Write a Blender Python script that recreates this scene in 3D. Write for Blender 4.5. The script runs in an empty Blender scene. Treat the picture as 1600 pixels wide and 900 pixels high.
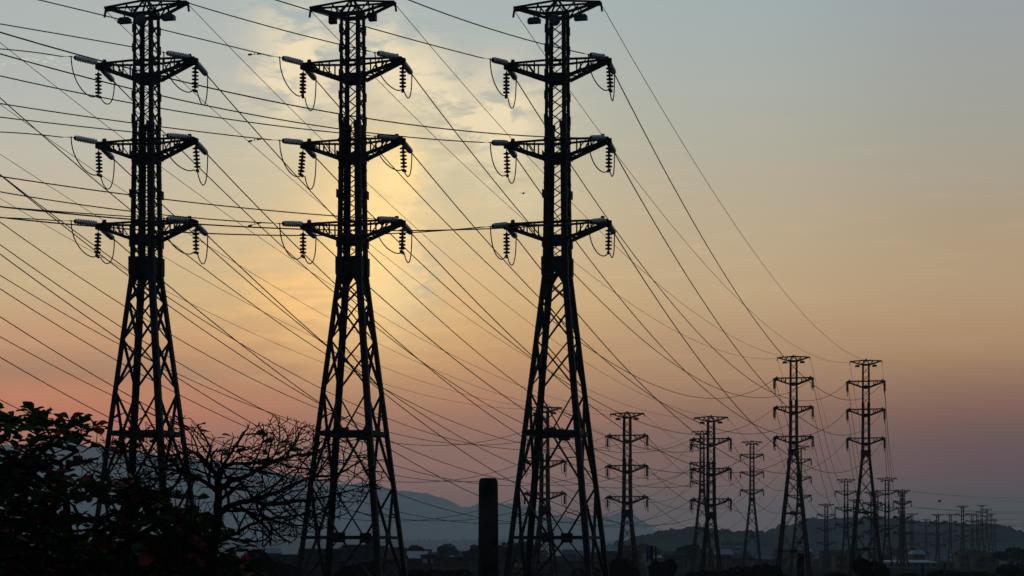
import bpy, math, random
import numpy as np
from mathutils import Vector, Matrix, Quaternion, noise

R = math.radians
scene = bpy.context.scene
COL = scene.collection

# ------------------------------------------------------------------ camera
F, CX, HZ, CAMZ = 3200.0, 800.0, 865.0, 4.0      # focal length in photo pixels, centre, horizon row, eye height
cam_d = bpy.data.cameras.new("camera")
cam = bpy.data.objects.new("camera", cam_d)
COL.objects.link(cam)
cam.location = (0, 0, CAMZ)
cam.rotation_euler = (R(90), 0, 0)
cam_d.sensor_width = 36.0
cam_d.lens = 36.0 * F / 1600.0
cam_d.shift_y = (HZ - 450.0) / 1600.0
cam_d.clip_start = 0.5
cam_d.clip_end = 30000
scene.camera = cam

def at(px, py, D):
    return Vector(((px - CX) / F * D, D, CAMZ + (HZ - py) / F * D))

def lin(c):
    out = []
    for v in c:
        v /= 255.0
        out.append(v / 12.92 if v <= 0.04045 else ((v + 0.055) / 1.055) ** 2.4)
    return out

# ------------------------------------------------------------------ sky
scene.view_settings.view_transform = 'Standard'
scene.view_settings.look = 'None'
scene.view_settings.exposure = 0.0
scene.view_settings.gamma = 1.0
scene.view_settings.use_curve_mapping = False
scene.cycles.use_denoising = True
scene.cycles.max_bounces = 6
scene.cycles.volume_bounces = 1
scene.cycles.transparent_max_bounces = 16

SUN_AZ, SUN_EL = R(-3.0), R(8.0)                  # behind the bright cloud bank
world = bpy.data.worlds.new("World")
scene.world = world
world.use_nodes = True
nt = world.node_tree
for n in list(nt.nodes):
    nt.nodes.remove(n)
N, L = nt.nodes, nt.links

def mth(op, a, b=None, c=None, clamp=False):
    n = N.new('ShaderNodeMath'); n.operation = op; n.use_clamp = clamp
    for i, v in enumerate((a, b, c)):
        if v is None: continue
        if isinstance(v, (int, float)): n.inputs[i].default_value = v
        else: L.new(v, n.inputs[i])
    return n.outputs[0]

def sstep(v, lo, hi, a=0.0, b=1.0):
    n = N.new('ShaderNodeMapRange'); n.interpolation_type = 'SMOOTHSTEP'
    L.new(v, n.inputs['Value'])
    n.inputs['From Min'].default_value = lo; n.inputs['From Max'].default_value = hi
    n.inputs['To Min'].default_value = a; n.inputs['To Max'].default_value = b
    return n.outputs['Result']

def mix(f, a, b, mode='MIX'):
    n = N.new('ShaderNodeMix'); n.data_type = 'RGBA'; n.blend_type = mode
    if isinstance(f, (int, float)): n.inputs['Factor'].default_value = f
    else: L.new(f, n.inputs['Factor'])
    for key, v in ((6, a), (7, b)):
        if isinstance(v, (tuple, list)): n.inputs[key].default_value = (*v[:3], 1)
        else: L.new(v, n.inputs[key])
    return n.outputs[2]

tc = N.new('ShaderNodeTexCoord')
sep = N.new('ShaderNodeSeparateXYZ')
L.new(tc.outputs['Generated'], sep.inputs[0])
dx, dy, dz = sep.outputs
el = mth('MULTIPLY', mth('ARCSINE', dz), 180 / math.pi)           # degrees above the horizon
az = mth('MULTIPLY', mth('ARCTAN2', dx, dy), 180 / math.pi)       # degrees right of due ahead

HAZE_DENS = 0.00014
def hz_T(y):
    e = math.atan((HZ - y) / F)
    path = min(10800.0, 606.0 / max(1e-4, math.sin(e))) if e > 0 else 10800.0
    return math.exp(-HAZE_DENS * path)
HZ_L = (.085, .098, .122)
def thru(c, y, corr=(0, 0, 0)):
    """sky colour behind the haze that reads as c through it"""
    t = hz_T(y); c = lin(c)
    return [max(.002, (c[i] - (1 - t) * HZ_L[i]) / t + corr[i]) for i in range(3)]
def E(y): return math.degrees(math.atan((HZ - y) / F))
def ramp(table, corr):
    """table: (row, srgb as seen); continued up to a bluer zenith"""
    st = sorted([(E(y), thru(c, y, corr[i] if i < len(corr) else (0, 0, 0))) for i, (y, c) in enumerate(table)])
    st = [(-2.0, st[0][1])] + st + [(24.0, lin((146, 164, 176))), (44.0, lin((100, 124, 148)))]
    n = N.new('ShaderNodeValToRGB'); r = n.color_ramp
    r.interpolation = 'LINEAR'
    e0, e1 = -2.0, 44.0
    while len(r.elements) < len(st): r.elements.new(0.5)
    for e, (d, c) in zip(r.elements, st): e.position = (d - e0) / (e1 - e0)
    for e, (d, c) in zip(r.elements, st): e.color = (*c, 1)
    L.new(mth('DIVIDE', mth('SUBTRACT', el, e0), e1 - e0), n.inputs[0])
    return n.outputs[0]
TAB = {
 60: [(28,(175,181,178)),(157,(182,184,176)),(272,(192,184,164)),(370,(198,179,147)),(460,(197,171,133)),(540,(188,146,114)),(588,(172,129,104)),(617,(184,127,100)),(660,(176,118,100)),(720,(148,110,102)),(795,(118,98,98))],
 690: [(30,(172,182,180)),(127,(188,187,174)),(210,(196,190,165)),(305,(208,192,155)),(384,(212,188,145)),(445,(214,181,134)),(500,(208,170,120)),(565,(192,149,108)),(654,(153,117,101)),(730,(130,105,100)),(795,(108,94,96))],
 1110: [(30,(164,175,174)),(130,(171,176,168)),(210,(176,174,160)),(290,(182,172,150)),(350,(187,170,142)),(470,(188,162,126)),(540,(176,144,113)),(600,(161,128,104)),(648,(138,109,96)),(720,(117,97,94)),(795,(92,88,92))],
 1560: [(30,(156,161,162)),(130,(160,161,155)),(210,(164,160,147)),(290,(169,158,138)),(350,(173,155,129)),(460,(176,150,119)),(550,(163,132,103)),(590,(146,115,97)),(630,(130,101,92)),(665,(114,92,88)),(710,(99,85,83)),(795,(78,77,81))],
}
CORR = {60: [(-0.0789, -0.0571, -0.0316), (-0.097, -0.0708, -0.0246), (-0.1012, -0.0664, -0.0082), (-0.1032, -0.0701, -0.023), (-0.1025, -0.0426, -0.0152), (-0.0434, -0.0516, -0.0223), (-0.2073, -0.0918, -0.0233), (-0.0886, -0.0677, -0.0415), (0.0, -0.0646, -0.0309), (0.0, -0.0646, -0.0309), (0.0, -0.0646, -0.0309)], 690: [(-0.1098, -0.083, -0.0402), (-0.1184, -0.0896, -0.0401), (-0.1412, -0.1056, -0.0473), (-0.151, -0.1047, -0.0548), (-0.1673, -0.1208, -0.0551), (-0.1691, -0.1248, -0.0537), (-0.1641, -0.1161, -0.0516), (-0.1739, -0.1277, -0.054), (-0.1567, -0.1261, -0.0508), (-0.1054, -0.0828, -0.0246), (-0.1054, -0.0828, -0.0246)], 1110: [(-0.0734, -0.0547, -0.0307), (-0.0884, -0.066, -0.0306), (-0.0958, -0.0685, -0.0378), (-0.1058, -0.08, -0.0368), (-0.1055, -0.0832, -0.0363), (-0.1108, -0.0813, -0.0366), (-0.1181, -0.0918, -0.0371), (-0.0983, -0.0747, -0.0327), (-0.1027, -0.0886, -0.0367), (-0.0612, -0.0741, -0.0229), (-0.0459, -0.0334, 0.0)], 1560: [(-0.0473, -0.0349, -0.0069), (-0.051, -0.0364, -0.0137), (-0.0631, -0.0378, -0.0067), (-0.0604, -0.0393, -0.0066), (-0.0657, -0.0488, -0.0191), (-0.0437, -0.0357, -0.0132), (-0.0001, -0.0092, -0.0068), (-0.0353, -0.0266, -0.0213), (-0.0243, -0.036, -0.0079), (-0.0253, -0.0495, -0.0548), (-0.0124, -0.0526, -0.193), (-0.0005, -0.1005, -0.1569)]}
def AZ(x): return math.degrees(math.atan((x - CX) / F))
base = ramp(TAB[60], CORR[60])
for x0, x1 in ((60, 690), (690, 1110), (1110, 1560)):
    base = mix(sstep(az, AZ(x0), AZ(x1)), base, ramp(TAB[x1], CORR[x1]))

# clouds lit from behind, in sky directions
cv = N.new('ShaderNodeCombineXYZ')
L.new(az, cv.inputs[0]); L.new(el, cv.inputs[1])
def cnoise(sx, sy, rot, scale, detail, rough, dist=0.0, off=0.0):
    m = N.new('ShaderNodeMapping'); L.new(cv.outputs[0], m.inputs[0])
    m.inputs['Rotation'].default_value = (0, 0, R(rot)); m.inputs['Scale'].default_value = (sx, sy, 1)
    m.inputs['Location'].default_value = (off, off * .7, 0)
    n = N.new('ShaderNodeTexNoise'); L.new(m.outputs[0], n.inputs[0])
    n.inputs['Scale'].default_value = scale; n.inputs['Detail'].default_value = detail
    n.inputs['Roughness'].default_value = rough; n.inputs['Distortion'].default_value = dist
    return n.outputs['Fac']
wob = mth('MULTIPLY', mth('SUBTRACT', cnoise(1, 1, 0, .55, 5, .6, 0, 3.1), .5), 2.0)
def blob(px, py, rx, ry, rot=0.0, w=0.0):
    """soft elliptical patch of sky, wobbling with the cloud noise; radii in degrees"""
    a0 = math.degrees(math.atan((px - CX) / F)); e0 = E(py)
    u = mth('SUBTRACT', az, a0); v = mth('SUBTRACT', el, e0)
    c, s = math.cos(R(rot)), math.sin(R(rot))
    p = mth('ADD', mth('MULTIPLY', u, c), mth('MULTIPLY', v, s))
    q = mth('SUBTRACT', mth('MULTIPLY', v, c), mth('MULTIPLY', u, s))
    d = mth('ADD', mth('POWER', mth('DIVIDE', p, rx), 2.0), mth('POWER', mth('DIVIDE', q, ry), 2.0))
    if w: d = mth('ADD', d, mth('MULTIPLY', wob, w))
    return mth('MAXIMUM', 0.0, mth('POWER', 2.718, mth('MULTIPLY', d, -1.0)))

glow = blob(585, 365, 2.2, 3.0, 0, .5)
base = mix(mth('MULTIPLY', glow, .40), base, thru((243, 205, 145), 330))
low = blob(520, 478, 2.7, 1.6, 0, .4)
st0 = sstep(cnoise(.45, 2.4, 6, 1.1, 7, .62, .3, 4.2), .40, .62)
base = mix(mth('MULTIPLY', mth('MULTIPLY', low, mth('ADD', .40, st0)), .74), base, thru((240, 188, 122), 480))
# torn cream cloud bank running from upper left down to the glow
n1 = cnoise(.8, 2.1, -48, .8, 8, .58, .5)
n2 = cnoise(1, 2.6, -25, 1.6, 8, .65, .3, 5.0)
bank = mth('MAXIMUM', blob(470, 115, 1.3, 1.7, 0, .9), mth('MAXIMUM', blob(680, 165, 3.2, 1.0, -42, .8), blob(760, 190, 1.8, 1.2, 20, .8)))
cl = mth('MULTIPLY', bank, sstep(mth('ADD', mth('MULTIPLY', n1, .72), mth('MULTIPLY', n2, .28)), .39, .55))
base = mix(mth('MINIMUM', .92, mth('MULTIPLY', cl, 1.15)), base, thru((228, 212, 178), 170))
hot = mth('MULTIPLY', mth('MAXIMUM', blob(615, 300, 1.0, 1.2, 15, .9), blob(605, 410, 1.0, 1.5, 0, .9)), sstep(mth('ADD', mth('MULTIPLY', n1, .7), mth('MULTIPLY', n2, .3)), .36, .54))
base = mix(mth('MULTIPLY', hot, .85), base, thru((250, 218, 165), 330))
edge = sstep(mth('ADD', az, mth('ADD', mth('MULTIPLY', wob, 1.3), mth('MULTIPLY', mth('SUBTRACT', n2, .5), 1.8))), AZ(676), AZ(636))
sunlit = mth('MULTIPLY', mth('MULTIPLY', mth('MAXIMUM', blob(598, 385, 1.5, 1.9, 10, .7), blob(640, 275, .75, 1.1, 25, .9)), edge), sstep(n2, .30, .56, .30, 1.0))
base = mix(mth('MINIMUM', .95, mth('MULTIPLY', sunlit, 1.2)), base, thru((255, 217, 148), 345))
# greyer gaps and edges between the lit clouds
gap = mth('MULTIPLY', mth('MAXIMUM', blob(610, 195, .8, .9, -40, .7), mth('MAXIMUM', blob(662, 430, .7, 1.5, -8, .8), blob(700, 300, 1.2, .8, 0, .8))), sstep(n2, .36, .6))
base = mix(mth('MULTIPLY', gap, .60), base, thru((190, 182, 158), 260))
streak = mth('MULTIPLY', sstep(cnoise(.35, 2.6, 4, 1.0, 6, .6, .2, 9.0), .50, .72), mth('MULTIPLY', sstep(el, 3.0, 6.0), sstep(el, 14.0, 9.0)))
base = mix(mth('MULTIPLY', mth('MULTIPLY', streak, sstep(az, 9.0, 1.0, .28, 1.0)), .20), base, thru((226, 196, 150), 350))
rosy = mth('MULTIPLY', sstep(cnoise(.3, 3.0, -3, 1.0, 5, .55, .2, 2.0), .47, .7), mth('MULTIPLY', sstep(el, 1.6, 2.8), sstep(el, 5.5, 3.6)))
base = mix(mth('MULTIPLY', mth('MULTIPLY', rosy, sstep(az, 6.0, 1.0)), .26), base, thru((180, 108, 96), 640))
# small sunlit wisps high on the left
wis = mth('MULTIPLY', mth('MAXIMUM', blob(60, 117, 1.2, .12, 8, 0), blob(1180, 0, .25, .12, 0, 0)), sstep(cnoise(1.0, 5.0, 8, 2.6, 4, .6, .3, 7.7), .54, .60))
base = mix(mth('MULTIPLY', wis, .65), base, thru((224, 220, 200), 117))
# the sky behind the camera and overhead is already blue dusk
front = sstep(dy, -.25, .75)
dusk = mix(sstep(el, 0.0, 60.0), lin((60, 72, 90)), lin((60, 78, 104)))
base = mix(front, dusk, base)
base = mix(sstep(el, 0.0, -4.0), base, lin((40, 42, 48)))

nish = N.new('ShaderNodeTexSky'); nish.sky_type = 'NISHITA'; nish.sun_disc = False
nish.sun_elevation = SUN_EL; nish.sun_rotation = SUN_AZ; nish.dust_density = 4.0
bg1 = N.new('ShaderNodeBackground'); L.new(base, bg1.inputs[0]); bg1.inputs[1].default_value = 1.0
bg2 = N.new('ShaderNodeBackground'); L.new(nish.outputs[0], bg2.inputs[0]); bg2.inputs[1].default_value = 0.002
add = N.new('ShaderNodeAddShader'); L.new(bg1.outputs[0], add.inputs[0]); L.new(bg2.outputs[0], add.inputs[1])
wo = N.new('ShaderNodeOutputWorld'); L.new(add.outputs[0], wo.inputs[0])

sun_d = bpy.data.lights.new("sun", 'SUN')
sun_d.energy = 0.12; sun_d.angle = R(10); sun_d.color = (1.0, .72, .42)
sun = bpy.data.objects.new("sun", sun_d); COL.objects.link(sun)
sdir = Vector((math.sin(SUN_AZ) * math.cos(SUN_EL), math.cos(SUN_AZ) * math.cos(SUN_EL), math.sin(SUN_EL)))
sun.rotation_euler = sdir.to_track_quat('Z', 'Y').to_euler()

# ------------------------------------------------------------------ materials
MATS = {}
def mat(name, col, rough=.7, metal=0.0, var=.25, scale=4.0, trans=0.0, spec=.3, col2=None, bump=0.0, translucent=0.0):
    m = bpy.data.materials.new(name); m.use_nodes = True
    t = m.node_tree; b = t.nodes['Principled BSDF']
    b.inputs['Roughness'].default_value = rough; b.inputs['Metallic'].default_value = metal
    b.inputs['Specular IOR Level'].default_value = spec if rough < .8 else 0.0
    b.inputs['Transmission Weight'].default_value = trans
    c = t.nodes.new('ShaderNodeTexCoord'); n = t.nodes.new('ShaderNodeTexNoise')
    n.inputs['Scale'].default_value = scale; n.inputs['Detail'].default_value = 5
    t.links.new(c.outputs['Object'], n.inputs['Vector'])
    r = t.nodes.new('ShaderNodeValToRGB')
    r.color_ramp.elements[0].position = .32; r.color_ramp.elements[1].position = .68
    r.color_ramp.elements[0].color = (*[v * (1 - var) for v in col], 1)
    r.color_ramp.elements[1].color = (*(col2 or [v * (1 + var) for v in col]), 1)
    t.links.new(n.outputs['Fac'], r.inputs[0]); t.links.new(r.outputs[0], b.inputs['Base Color'])
    if bump:
        bp = t.nodes.new('ShaderNodeBump'); bp.inputs['Strength'].default_value = bump
        t.links.new(n.outputs['Fac'], bp.inputs['Height']); t.links.new(bp.outputs[0], b.inputs['Normal'])
    if translucent:
        tr = t.nodes.new('ShaderNodeBsdfTranslucent'); t.links.new(r.outputs[0], tr.inputs[0])
        ms = t.nodes.new('ShaderNodeMixShader'); ms.inputs[0].default_value = translucent
        t.links.new(b.outputs[0], ms.inputs[1]); t.links.new(tr.outputs[0], ms.inputs[2])
        t.links.new(ms.outputs[0], t.nodes['Material Output'].inputs['Surface'])
    MATS[name] = m
    return m
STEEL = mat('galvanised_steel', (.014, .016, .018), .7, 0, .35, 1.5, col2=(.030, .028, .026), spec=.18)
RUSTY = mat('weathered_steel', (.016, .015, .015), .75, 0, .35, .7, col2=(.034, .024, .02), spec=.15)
WIRE = mat('aluminium_wire', (.02, .02, .022), .7, 0, .2, 1)
PORC = mat('brown_porcelain', (.012, .011, .011), .5, 0, .3, 9, spec=.4)
GLASS = mat('toughened_glass', (.40, .44, .43), .45, 0, .3, 5, trans=.6, spec=.5)
PANEL = mat('grey_lamp_housing', (.06, .075, .09), .5, 0, .2, 3)
CONC = mat('old_concrete', (.06, .046, .035), .9, 0, .45, 3.5, bump=.3)
GROUND = mat('dry_grass_ground', (.020, .021, .014), .95, 0, .4, .02)
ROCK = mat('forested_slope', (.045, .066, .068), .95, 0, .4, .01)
BARK = mat('almond_bark', (.016, .014, .013), .9, 0, .4, 8, bump=.4)
LEAF = mat('almond_leaf_green', (.045, .075, .022), .85, 0, .5, 1.6, translucent=.14)
REDLEAF = mat('almond_leaf_red', (.34, .05, .03), .6, 0, .35, 2.0, translucent=.22, spec=.2)
FOL = mat('dark_foliage', (.010, .016, .009), .8, 0, .5, .8)
GLZ = mat('window_glass', (.03, .035, .04), .15, 0, .2, 1, spec=.5)
BRIGHT_GLZ = mat('painted_bright_glass', (.40, .44, .48), .3, 0, .1, 1)  # pale base colour stands in for bright light reflected by the panes
HMAT = {
    'ochre': mat('ochre_render', (.12, .09, .055), .9, 0, .3, .4),
    'brick': mat('hollow_brick_wall', (.085, .045, .033), .9, 0, .35, .6),
    'grey': mat('grey_render', (.075, .078, .08), .9, 0, .3, .4),
    'white': mat('dirty_white_render', (.19, .195, .20), .9, 0, .25, .4),
    'yellow': mat('yellow_render', (.24, .15, .04), .9, 0, .25, .4),
    'bluegrey': mat('blue_sheet_roof', (.08, .13, .20), .6, .2, .2, .5),
    'teal': mat('teal_sheet_roof', (.04, .13, .15), .6, .2, .2, .5),
    'tile': mat('clay_tile_roof', (.07, .034, .024), .9, 0, .35, .9),
    'slab': mat('stained_slab', (.05, .05, .052), .9, 0, .4, .5),
    'paleblue': mat('pale_blue_sheet_roof', (.15, .20, .24), .7, 0, .15, .2),
    'bluepaint': mat('blue_paint', (.02, .04, .12), .7, 0, .2, 2),
    'redpaint': mat('red_brown_paint', (.08, .022, .016), .7, 0, .2, 2),
    'darkpaint': mat('dark_brown_paint', (.02, .014, .012), .8, 0, .2, 2),
}

# ------------------------------------------------------------------ mesh helpers
class MB:
    def __init__(s): s.v = []; s.f = []; s.m = []; s.cur = 0
    def quadset(s, vs, fs):
        o = len(s.v); s.v += [tuple(v) for v in vs]
        s.f += [tuple(i + o for i in f) for f in fs]; s.m += [s.cur] * len(fs)
    def frame(s, d, up=None):
        d = d.normalized(); up = up or Vector((0, 0, 1))
        if abs(d.dot(up)) > .98: up = Vector((0, 1, 0))
        a = d.cross(up).normalized(); return a, a.cross(d).normalized()
    def bar(s, p, q, w, h=None, up=None):
        p, q = Vector(p), Vector(q); h = h or w
        if (q - p).length < 1e-5: return
        a, b = s.frame(q - p, up); a = a * w / 2; b = b * h / 2
        s.quadset([p - a - b, p + a - b, p + a + b, p - a + b, q - a - b, q + a - b, q + a + b, q - a + b],
                  [(0, 3, 2, 1), (4, 5, 6, 7), (0, 1, 5, 4), (1, 2, 6, 5), (2, 3, 7, 6), (3, 0, 4, 7)])
    def box(s, lo, hi):
        x0, y0, z0 = lo; x1, y1, z1 = hi
        s.quadset([(x0, y0, z0), (x1, y0, z0), (x1, y1, z0), (x0, y1, z0), (x0, y0, z1), (x1, y0, z1), (x1, y1, z1), (x0, y1, z1)],
                  [(0, 3, 2, 1), (4, 5, 6, 7), (0, 1, 5, 4), (1, 2, 6, 5), (2, 3, 7, 6), (3, 0, 4, 7)])
    def tube(s, pts, rad, n=5, cap=True):
        pts = [Vector(p) for p in pts]
        if not isinstance(rad, (list, tuple)): rad = [rad] * len(pts)
        o = len(s.v); a = None
        for i, p in enumerate(pts):
            d = (pts[min(i + 1, len(pts) - 1)] - pts[max(i - 1, 0)])
            if d.length < 1e-9: d = Vector((0, 0, 1))
            d.normalize()
            if a is None: a, b = s.frame(d)
            else:
                a = (a - d * a.dot(d))
                a = a.normalized() if a.length > 1e-6 else s.frame(d)[0]
                b = d.cross(a)
            for k in range(n):
                t = 2 * math.pi * k / n
                s.v.append(tuple(p + (a * math.cos(t) + b * math.sin(t)) * rad[i]))
        for i in range(len(pts) - 1):
            for k in range(n):
                k2 = (k + 1) % n
                s.f.append((o + i * n + k, o + i * n + k2, o + (i + 1) * n + k2, o + (i + 1) * n + k)); s.m.append(s.cur)
        if cap:
            s.f.append(tuple(o + k for k in reversed(range(n)))); s.m.append(s.cur)
            e = o + (len(pts) - 1) * n
            s.f.append(tuple(e + k for k in range(n))); s.m.append(s.cur)
    def lathe(s, p, d, prof, n=12):
        """prof: (distance along d, radius)"""
        p = Vector(p); d = Vector(d).normalized(); a, b = s.frame(d); o = len(s.v)
        for h, r in prof:
            for k in range(n):
                t = 2 * math.pi * k / n
                s.v.append(tuple(p + d * h + (a * math.cos(t) + b * math.sin(t)) * r))
        for i in range(len(prof) - 1):
            for k in range(n):
                k2 = (k + 1) % n
                s.f.append((o + i * n + k, o + i * n + k2, o + (i + 1) * n + k2, o + (i + 1) * n + k)); s.m.append(s.cur)
        s.f.append(tuple(o + k for k in reversed(range(n)))); s.m.append(s.cur)
        e = o + (len(prof) - 1) * n
        s.f.append(tuple(e + k for k in range(n))); s.m.append(s.cur)
    def mesh(s, name, mats, smooth=False):
        me = bpy.data.meshes.new(name); me.from_pydata(s.v, [], s.f)
        for m in (mats if isinstance(mats, (list, tuple)) else [mats]): me.materials.append(m)
        me.polygons.foreach_set('material_index', s.m)
        if smooth: me.polygons.foreach_set('use_smooth', [True] * len(s.f))
        me.update(); return me
    def build(s, name, mats, parent=None, smooth=False):
        return obj(name, s.mesh(name, mats, smooth), parent)

def obj(name, me, parent=None, loc=None):
    o = bpy.data.objects.new(name, me); COL.objects.link(o)
    if parent: o.parent = parent
    if loc is not None: o.location = loc
    return o
def tag(o, label=None, cat=None, group=None, kind=None):
    if label: o['label'] = label
    if cat: o['category'] = cat
    if group: o['group'] = group
    if kind: o['kind'] = kind
    return o
def empty(name, loc, rz=0.0):
    o = bpy.data.objects.new(name, None); COL.objects.link(o)
    o.location = loc; o.rotation_euler = (0, 0, rz); o.empty_display_size = .5
    return o

# ------------------------------------------------------------------ ground, haze, hills
g = MB(); xs = np.linspace(-5200, 5200, 27); ys = np.linspace(-260, 10600, 27)
for y in ys:
    for x in xs: g.v.append((x, y, 0))
for j in range(26):
    for i in range(26):
        a = j * 27 + i; g.f.append((a, a + 1, a + 28, a + 27)); g.m.append(0)
tag(g.build('ground', GROUND), kind='structure')

hz = MB(); hz.box((-5400, -400, -1), (5400, 10800, 610))
hazem = bpy.data.materials.new('dusk_haze'); hazem.use_nodes = True
t = hazem.node_tree
for n in list(t.nodes):
    if n.type != 'OUTPUT_MATERIAL': t.nodes.remove(n)
pv = t.nodes.new('ShaderNodeVolumePrincipled')
pv.inputs['Density'].default_value = HAZE_DENS
pv.inputs['Color'].default_value = (.80, .95, 1.0, 1)
pv.inputs['Anisotropy'].default_value = 0.2
t.links.new(pv.outputs[0], t.nodes['Material Output'].inputs['Volume'])
HAZE = tag(hz.build('haze', hazem), kind='stuff')

def interp(pts, x):
    return float(np.interp(x, [p[0] for p in pts], [p[1] for p in pts]))
def ridge(name, pts, D, depth, step, rough, trees, seed, mtl=None):
    """A real range of hills: crest heights follow pts (direction, crest) at distance D; it falls away in front and behind."""
    m = MB(); px0, px1 = pts[0][0], pts[-1][0]; nx = int((px1 - px0) / step) + 1
    rows = [-1, -.82, -.62, -.45, -.3, -.18, -.08, 0, .1, .3, .6, 1]
    for j, rj in enumerate(rows):
        for i in range(nx):
            px = px0 + i * step; x = (px - CX) / F * D
            h = max(0.0, CAMZ + (HZ - interp(pts, px)) / F * D)
            prof = (1 - abs(rj)) ** (1.25 if rj < 0 else 1.0)
            y = D + rj * depth
            q = Vector((x / (depth * .55), y / (depth * .55), seed))
            h *= prof * (1 + .28 * (noise.fractal(q, 1, 2, 5) if abs(rj) > .05 else 0.0))
            h += rough * noise.fractal(Vector((x / 40.0, y / 40.0, seed + 3)), 1, 2, 4) * min(1, prof * 3)
            if trees: h += trees * (max(0, noise.noise(Vector((x / 5.0, y / 14.0, seed + 9)))) + .6 * max(0, noise.noise(Vector((x / 2.3, y / 6.0, seed + 5))))) * min(1, prof * 3)
            m.v.append((x, y, max(h, -.5) if abs(rj) < 1 else -.5))
    for j in range(len(rows) - 1):
        for i in range(nx - 1):
            a = j * nx + i; m.f.append((a, a + 1, a + nx + 1, a + nx)); m.m.append(0)
    return tag(m.build(name, mtl or ROCK, smooth=False), kind='structure')
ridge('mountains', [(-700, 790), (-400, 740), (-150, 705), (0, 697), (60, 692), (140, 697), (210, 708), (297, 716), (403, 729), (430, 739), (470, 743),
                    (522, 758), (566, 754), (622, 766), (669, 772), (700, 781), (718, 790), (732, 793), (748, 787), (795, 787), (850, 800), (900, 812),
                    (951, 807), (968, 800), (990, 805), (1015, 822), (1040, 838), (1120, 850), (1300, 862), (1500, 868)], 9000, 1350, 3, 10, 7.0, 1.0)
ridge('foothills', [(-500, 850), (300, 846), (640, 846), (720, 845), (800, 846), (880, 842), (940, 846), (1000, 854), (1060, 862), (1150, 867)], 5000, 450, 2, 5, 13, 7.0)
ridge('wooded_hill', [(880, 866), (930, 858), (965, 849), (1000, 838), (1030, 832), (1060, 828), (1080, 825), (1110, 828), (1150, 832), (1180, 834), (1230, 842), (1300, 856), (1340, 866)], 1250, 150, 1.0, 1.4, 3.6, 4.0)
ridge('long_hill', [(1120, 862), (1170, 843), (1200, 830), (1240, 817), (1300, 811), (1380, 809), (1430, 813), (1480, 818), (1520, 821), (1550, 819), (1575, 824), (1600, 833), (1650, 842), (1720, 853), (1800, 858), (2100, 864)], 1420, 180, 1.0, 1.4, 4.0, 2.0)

# ------------------------------------------------------------------ pylons
HS = 29.84                                      # height of the standard pylon
ARM_Z = {'upper': 27.0, 'middle': 23.28, 'lower': 19.46}
TIP = 2.36
def Wd(z):
    if z >= 24: return .92 + (29.2 - z) / 5.2 * .06
    if z >= 17.2: return 1.12 + (24 - z) / 6.8 * .03
    return 1.15 + .207 * (17.2 - z)
def corner(sx, sy, z):
    w = Wd(z) / 2; return Vector((sx * w, sy * w, z))

def leg_mb(sx, sy, ext, k=1.0):
    m = MB()
    def L_(z0, z1, size, t):
        p, q = corner(sx, sy, z0), corner(sx, sy, z1)
        ax = Vector((-sx, 0, 0)); ay = Vector((0, -sy, 0))
        # two flanges, one along each face, butted at the corner
        m.bar(p + ax * size / 2, q + ax * size / 2, size, t, up=Vector((0, 1, 0)))
        m.bar(p + ay * (size / 2 + t / 2 + .002), q + ay * (size / 2 + t / 2 + .002), t, size - t, up=Vector((0, 1, 0)))
    tt = .035 * k
    L_(-ext, 17.2, .25 * k, tt)
    L_(17.2, 24.0, .25 * k, tt)
    for z0, z1, e in ((17.0, 17.85, .06), (23.85, 24.15, .02)):      # bolted flange plates
        p = corner(sx, sy, (z0 + z1) / 2)
        x0, x1 = sorted((p.x + sx * e, p.x - sx * .28)); m.box((x0, min(p.y + sy * .022, p.y + sy * e), z0), (x1, max(p.y + sy * .022, p.y + sy * e), z1))
        y0, y1 = sorted((p.y + sy * .021, p.y - sy * .28)); m.box((min(p.x + sx * .022, p.x + sx * e), y0, z0 + .004), (max(p.x + sx * .022, p.x + sx * e), y1, z1 - .004))
    L_(24.0, 29.2, .155 * k, tt)
    if k <= 1.0:
        for z in (18.3, 20.6, 22.4, 24.1, 25.2, 26.2, 27.4, 28.3):     # splice plates stand a little proud
            s = .31 if z < 24 else .21
            p = corner(sx, sy, z)
            m.box((min(p.x + sx * .021, p.x + sx * .032), p.y - (s - .05 if sy > 0 else .05), z), (max(p.x + sx * .021, p.x + sx * .032), p.y + (.05 if sy > 0 else s - .05), z + .4))
    return m
FACES = [((-1, -1), (1, -1)), ((1, -1), (1, 1)), ((1, 1), (-1, 1)), ((-1, 1), (-1, -1))]
def inset(sx, sy, z, d):
    w = Wd(z) / 2 - d; return Vector((sx * w, sy * w, z))
def lattice_mb(k=1.0, dz=.68):
    m = MB(); corner = lambda sx, sy, z: inset(sx, sy, z, .05)
    for a, b in FACES:
        z = 17.9
        while z < 28.6:
            z1 = z + dz; w = (.065 if z < 24 else .058) * k
            m.bar(corner(*a, z), corner(*b, z1), w, .03 * k); m.bar(corner(*b, z), corner(*a, z1), w, .032 * k)
            z = z1
        for lv in ARM_Z.values():
            for zz, hh in ((lv - .80, .40), (lv - .02, .13)):
                m.bar(corner(*a, zz), corner(*b, zz), .05 * k, hh, up=Vector((0, 0, 1)))
    return m
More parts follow.
